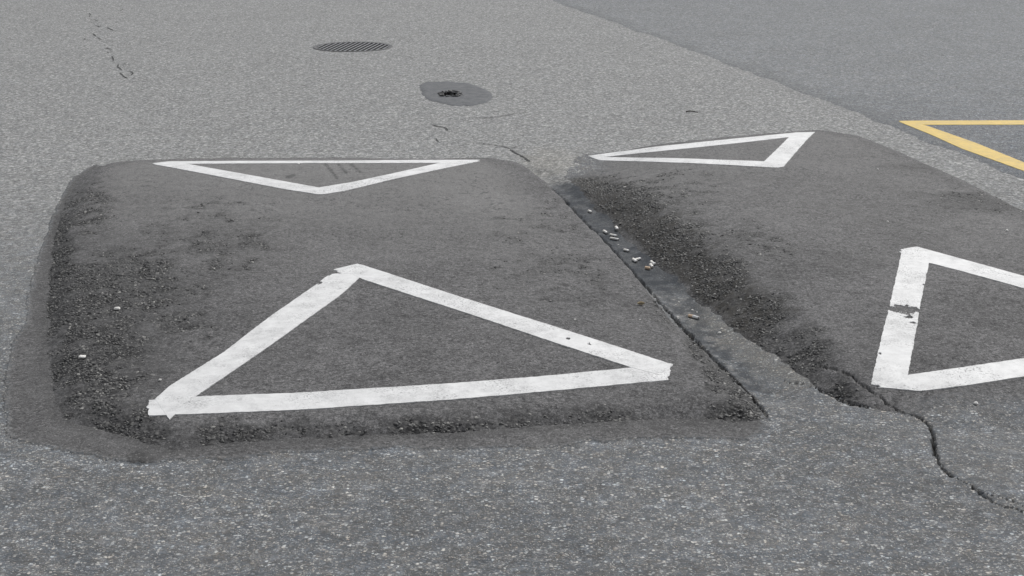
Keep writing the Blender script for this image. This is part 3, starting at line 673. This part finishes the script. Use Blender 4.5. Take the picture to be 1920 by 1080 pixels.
cx_ = HOLE[0] + np.cos(a_) * q_; cy_ = HOLE[1] + np.sin(a_) * q_ * 1.7
V_, F_, t_ = chips(cx_ - lc[0], cy_ - lc[1], np.where(q_ < .05, -.03, .004) + .006 * r_.random(n_), .006 + .008 * r_.random(n_), 5, r_.random(n_) * .6)
oc = link('crumbled_aggregate', mesh_np('crumbled_aggregate', V_, F_, False, dict(tone=t_)), M_CHIP, pt); oc['kind'] = 'stuff'

# ---------------------------------------------------------------- round drain grate
def grate():
    g = tag(link('drain_grate', None, loc=(float(GR_C[0]), float(GR_C[1]), 0)), 'round iron drain grate with slanting bars, let into the far road', 'drain grate')
    n = 72; prof = [(GR_R + .008, -.02), (GR_R + .008, .003), (GR_R + .004, .0045), (GR_R - .010, .0045), (GR_R - .020, .002), (GR_R - .022, -.05)]
    V = [(r * math.cos(2 * math.pi * i / n), r * math.sin(2 * math.pi * i / n), z) for i in range(n) for r, z in prof]; m = len(prof)
    F = [(i * m + k, ((i + 1) % n) * m + k, ((i + 1) % n) * m + k + 1, i * m + k + 1) for i in range(n) for k in range(m - 1)]
    link('frame', mesh_np('frame', V, F, False), M_RIM, g)
    ang = math.radians(9); R = GR_R - .021; wid = .0066
    def bar(name, off, ang, wd, h0, h1):
        L = math.sqrt(max(R * R - off * off, 0)); bm = bmesh.new()
        bmesh.ops.create_cube(bm, size=1, matrix=__import__('mathutils').Matrix.Diagonal((wd * 2, L * 2, h1 - h0, 1)))
        bmesh.ops.bevel(bm, geom=[e for e in bm.edges], offset=.0022, segments=1, affect='EDGES')
        me = bpy.data.meshes.new(name); bm.to_mesh(me); bm.free()
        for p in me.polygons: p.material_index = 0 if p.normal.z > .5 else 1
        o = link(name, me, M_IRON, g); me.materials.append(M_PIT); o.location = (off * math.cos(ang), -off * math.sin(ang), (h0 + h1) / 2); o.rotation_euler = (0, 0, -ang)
    for k in range(-7, 8): bar('bar', k * .0365, ang, wid, -.03, .003)
    for off in (-.13, .13): bar('cross_web', off, ang + math.pi / 2, .012, -.09, -.062)
    # shaft below
    V = [(r * math.cos(2 * math.pi * i / 32), r * math.sin(2 * math.pi * i / 32), z) for i in range(32) for r, z in ((GR_R - .024, -.03), (GR_R - .024, -.29))]
    F = [(i * 2, i * 2 + 1, ((i + 1) % 32) * 2 + 1, ((i + 1) % 32) * 2) for i in range(32)]
    link('shaft', mesh_np('shaft', V, F, True), M_PIT, g)
grate()

# ---------------------------------------------------------------- litter
def tube(name, L, r, mat, parent, x0, flat, bend, seed, taper=1.0, cr=.12):
    rr = np.random.default_rng(seed); nL, nS = 7, 12; V = []; F = []
    for i in range(nL):
        t = i / (nL - 1); xx = x0 + L * t; rad = r * (1 + (taper - 1) * t) * (1 + cr * (rr.random() - .5))
        for j in range(nS):
            a = 2 * math.pi * j / nS; q = rad * (1 + cr * (rr.random() - .5))
            V.append((xx, q * math.cos(a) + bend * xx * xx, max(q * math.sin(a) * flat, -r * flat) + r * flat))
    for i in range(nL - 1):
        for j in range(nS): F.append((i * nS + j, i * nS + (j + 1) % nS, (i + 1) * nS + (j + 1) % nS, (i + 1) * nS + j))
    bm = bmesh.new(); vs_ = [bm.verts.new(v) for v in V]
    for f in F: bm.faces.new([vs_[k] for k in f])
    bm.faces.new([vs_[k] for k in range(nS)][::-1]); bm.faces.new([vs_[(nL - 1) * nS + k] for k in range(nS)])
    bmesh.ops.recalc_face_normals(bm, faces=bm.faces); me = bpy.data.meshes.new(name); bm.to_mesh(me); bm.free()
    for p in me.polygons: p.use_smooth = len(p.vertices) == 4
    return link(name, me, mat, parent)
BUTTS = [((1104, 396), (1109, 398.5), 'cream', 'white cigarette butt alone at the upper end of the channel'),
         ((1156, 426.5), (1157.5, 432), 'cream', 'short upright-lying white cigarette butt on the hump side of the channel'),
         ((1129, 431.7), (1142, 440.5), 'paper', 'white cigarette butt tucked against the left hump edge, above the side-by-side pair'),
         ((1144, 440.5), (1157, 443.3), 'paper', 'upper of two white cigarette butts lying side by side'),
         ((1144.5, 447), (1160.5, 450), 'paper', 'lower of two white cigarette butts lying side by side'),
         ((1170.5, 469), (1180, 471.5), 'cream', 'single white cigarette butt midway between the pair and the V-shaped ones'),
         ((1185.5, 486), (1194, 492.5), 'paper', 'white cigarette butt forming the left arm of a V'),
         ((1189, 488.5), (1200.5, 485.2), 'paper', 'white cigarette butt forming the right arm of a V'),
         ((1217.5, 491), (1230, 498), 'paper', 'long white cigarette butt on top of the cluster of three'),
         ((1220, 497.5), (1223.5, 502), 'cream', 'stubby white cigarette butt in the middle of the cluster of three'),
         ((1210.5, 503), (1219.5, 504.8), 'tan', 'tan cigarette filter at the bottom of the cluster of three'),
         ((1291, 593), (1311.5, 597.6), 'tanpaper', 'larger tan-and-white cigarette butt lower down the channel')]
for k, (a, b_, kind, lab) in enumerate(BUTTS):
    X, Y, _ = hit(np.array([a[0], b_[0]]), np.array([a[1], b_[1]]) + 1.5)
    Xc, Yc = X.mean(), Y.mean(); L = float(np.clip(np.hypot(X[1] - X[0], Y[1] - Y[0]), .014, .042)); ang = math.atan2(Y[1] - Y[0], X[1] - X[0])
    q = np.array([Xc - .5 * L * math.cos(ang), Xc, Xc + .5 * L * math.cos(ang)]), np.array([Yc - .5 * L * math.sin(ang), Yc, Yc + .5 * L * math.sin(ang)])
    zz = surf(*q); tilt = math.atan2(zz[2] - zz[0], L)
    o = tag(link('cigarette_butt', None, loc=(float(Xc), float(Yc), float(zz.max() if abs(tilt) < .15 else zz.mean()) + .0005)), lab, 'cigarette butt', 'cigarette butts in the channel'); o.rotation_euler = (0, -tilt if abs(tilt) > .15 else 0, ang)
    r = .0057; fl = random.uniform(.8, .98); bd = random.uniform(-6, 6)
    fm = {'paper': M_CREAM, 'cream': M_CREAM, 'tan': M_TAN, 'tanpaper': M_TAN}[kind]
    sp = .55 if kind != 'tanpaper' else .4
    tube('filter', L * sp, r, fm, o, -L / 2, fl, bd, k)
    tube('paper_wrap', L * (1 - sp) * .93, r * .97, M_PAPER if kind != 'tan' else M_TAN, o, -L / 2 + L * sp + .0002, fl, bd, k + 50, .9, .3)
    tube('ash_tip', L * (1 - sp) * .06, r * .8, M_ASH, o, L / 2 - L * (1 - sp) * .065, fl, bd, k + 90, .6, .4)

def pebble(px, py, wpx, hpx, lab, mat=M_STONE, seed=0, grp='pale pebbles and chips lying on the asphalt'):
    X, Y, Z = hit(np.array([px]), np.array([py])); x2, _, _ = hit(np.array([px + wpx]), np.array([py])); wd = abs(float(x2[0] - X[0])) / 2
    rr = np.random.default_rng(seed + 900); bm = bmesh.new(); bmesh.ops.create_icosphere(bm, subdivisions=2, radius=1)
    for v in bm.verts:
        n = v.co.normalized(); f = 1 + .28 * (vnoise(np.array(n.x * 2.2 + seed), np.array(n.y * 2.2 + n.z * 1.7), seed) - .5) * 2
        v.co = Vector((n.x * wd * f, n.y * wd * .8 * f, max(n.z, -.5) * wd * min(.62, 1.2 * hpx / wpx) * f))
    me = bpy.data.meshes.new('pebble'); bm.to_mesh(me); bm.free()
    o = link('pebble', me, mat, loc=(float(X[0]), float(Y[0]), float(Z[0]) + wd * .28)); o.rotation_euler = (0, 0, rr.random() * 6)
    tag(o, lab, 'pebble', grp)
PEB = [(1664, 416, 5, 6, 'small bright white pebble on the smooth top of the right hump'), (1888, 433, 7, 4, 'flat white chip near the right frame edge on the right hump'), (1830, 757, 10, 6, 'cream pebble in front of the hollow white triangle on the right hump'),
       (1646, 318, 4, 4, 'tiny white speck of stone right of the long narrow triangle'), (1273, 567, 4, 4, 'tiny pale pebble in the channel above the tan-and-white butt'), (1298, 582, 5, 4, 'pale pebble just above the tan-and-white butt'),
       (1307, 586, 4, 3, 'small pale chip touching the tan-and-white butt'), (1349, 625, 8, 5, 'pale flat pebble on the sandy strip of the channel'), (1159.5, 459.5, 3.5, 3.5, 'tiny white crumb below the side-by-side butts'),
       (1200, 600 - 0, 4, 3, 'small grey-white pebble on the left hump right of the large triangle'), (300, 713, 7, 5, 'white chip beside the lower left corner of the large triangle'), (155, 671, 14, 4, 'pale scuffed stone on the coarse left flank of the hump'),
       (220, 580, 12, 5, 'pale stone high on the coarse left flank of the hump'), (560, 308, 6, 2.5, 'white chip inside the low flattened triangle'), (1078, 600, 5, 4, 'white pebble above the right bar of the large triangle')]
for k, (a, b_, w_, h_, lab) in enumerate(PEB): pebble(a, b_, w_, h_, lab, seed=k)

def leaf(px, py, wpx, ang, lab):
    X, Y, Z = hit(np.array([px]), np.array([py])); x2, _, _ = hit(np.array([px + wpx]), np.array([py])); L = abs(float(x2[0] - X[0])); bm = bmesh.new(); n = 9; rows = []
    for i in range(n):
        t = i / (n - 1); hw = L * .27 * math.sin(math.pi * t) ** .7 + .0006; rows.append([bm.verts.new(((t - .5) * L, s * hw, .004 + .010 * abs(s) * math.sin(math.pi * t) + .006 * (t - .5) ** 2 * 4)) for s in (-1, -.5, 0, .5, 1)])
    for i in range(n - 1):
        for j in range(4): bm.faces.new((rows[i][j], rows[i][j + 1], rows[i + 1][j + 1], rows[i + 1][j]))
    g = bmesh.ops.extrude_face_region(bm, geom=bm.faces[:]); bmesh.ops.translate(bm, verts=[v for v in g['geom'] if isinstance(v, bmesh.types.BMVert)], vec=(0, 0, .0008))
    bmesh.ops.recalc_face_normals(bm, faces=bm.faces); me = bpy.data.meshes.new('dry_leaf'); bm.to_mesh(me); bm.free()
    o = link('dry_leaf', me, M_LEAF, loc=(float(X[0]), float(Y[0]), float(Z[0]) - .0035)); o.rotation_euler = (0, 0, ang); tag(o, lab, 'leaf')
leaf(1202, 572, 15, .1, 'small tan dry leaf on the left hump near the channel')

def twig():
    X, Y = ground_at(np.array([1286, 1308]), np.array([211, 211.2])); bm = bmesh.new(); n = 8; prev = None; L = float(X[1] - X[0])
    for i in range(n):
        t = i / (n - 1); r = .0045 * (1 - .5 * t); ring = [bm.verts.new(((t - .5) * L, .01 * math.sin(5 * t) + r * math.cos(a), r + .004 * math.sin(3 * t) + r * math.sin(a))) for a in [k * math.pi / 3 for k in range(6)]]
        if prev:
            for k in range(6): bm.faces.new((prev[k], prev[(k + 1) % 6], ring[(k + 1) % 6], ring[k]))
        else: bm.faces.new(ring)
        prev = ring
    bm.faces.new(prev); bmesh.ops.recalc_face_normals(bm, faces=bm.faces); me = bpy.data.meshes.new('twig'); bm.to_mesh(me); bm.free()
    o = link('twig', me, M_TWIG, loc=(float(X.mean()), float(Y.mean()), float(ground_h(X.mean(), Y.mean())))); tag(o, 'short black twig lying on the road behind the right hump', 'twig')
twig()
print('tris', sum(sum(len(p.vertices) - 2 for p in o.data.polygons) if len(o.data.polygons) < 5000 else len(o.data.polygons) * 2 for o in bpy.data.objects if o.type == 'MESH'))
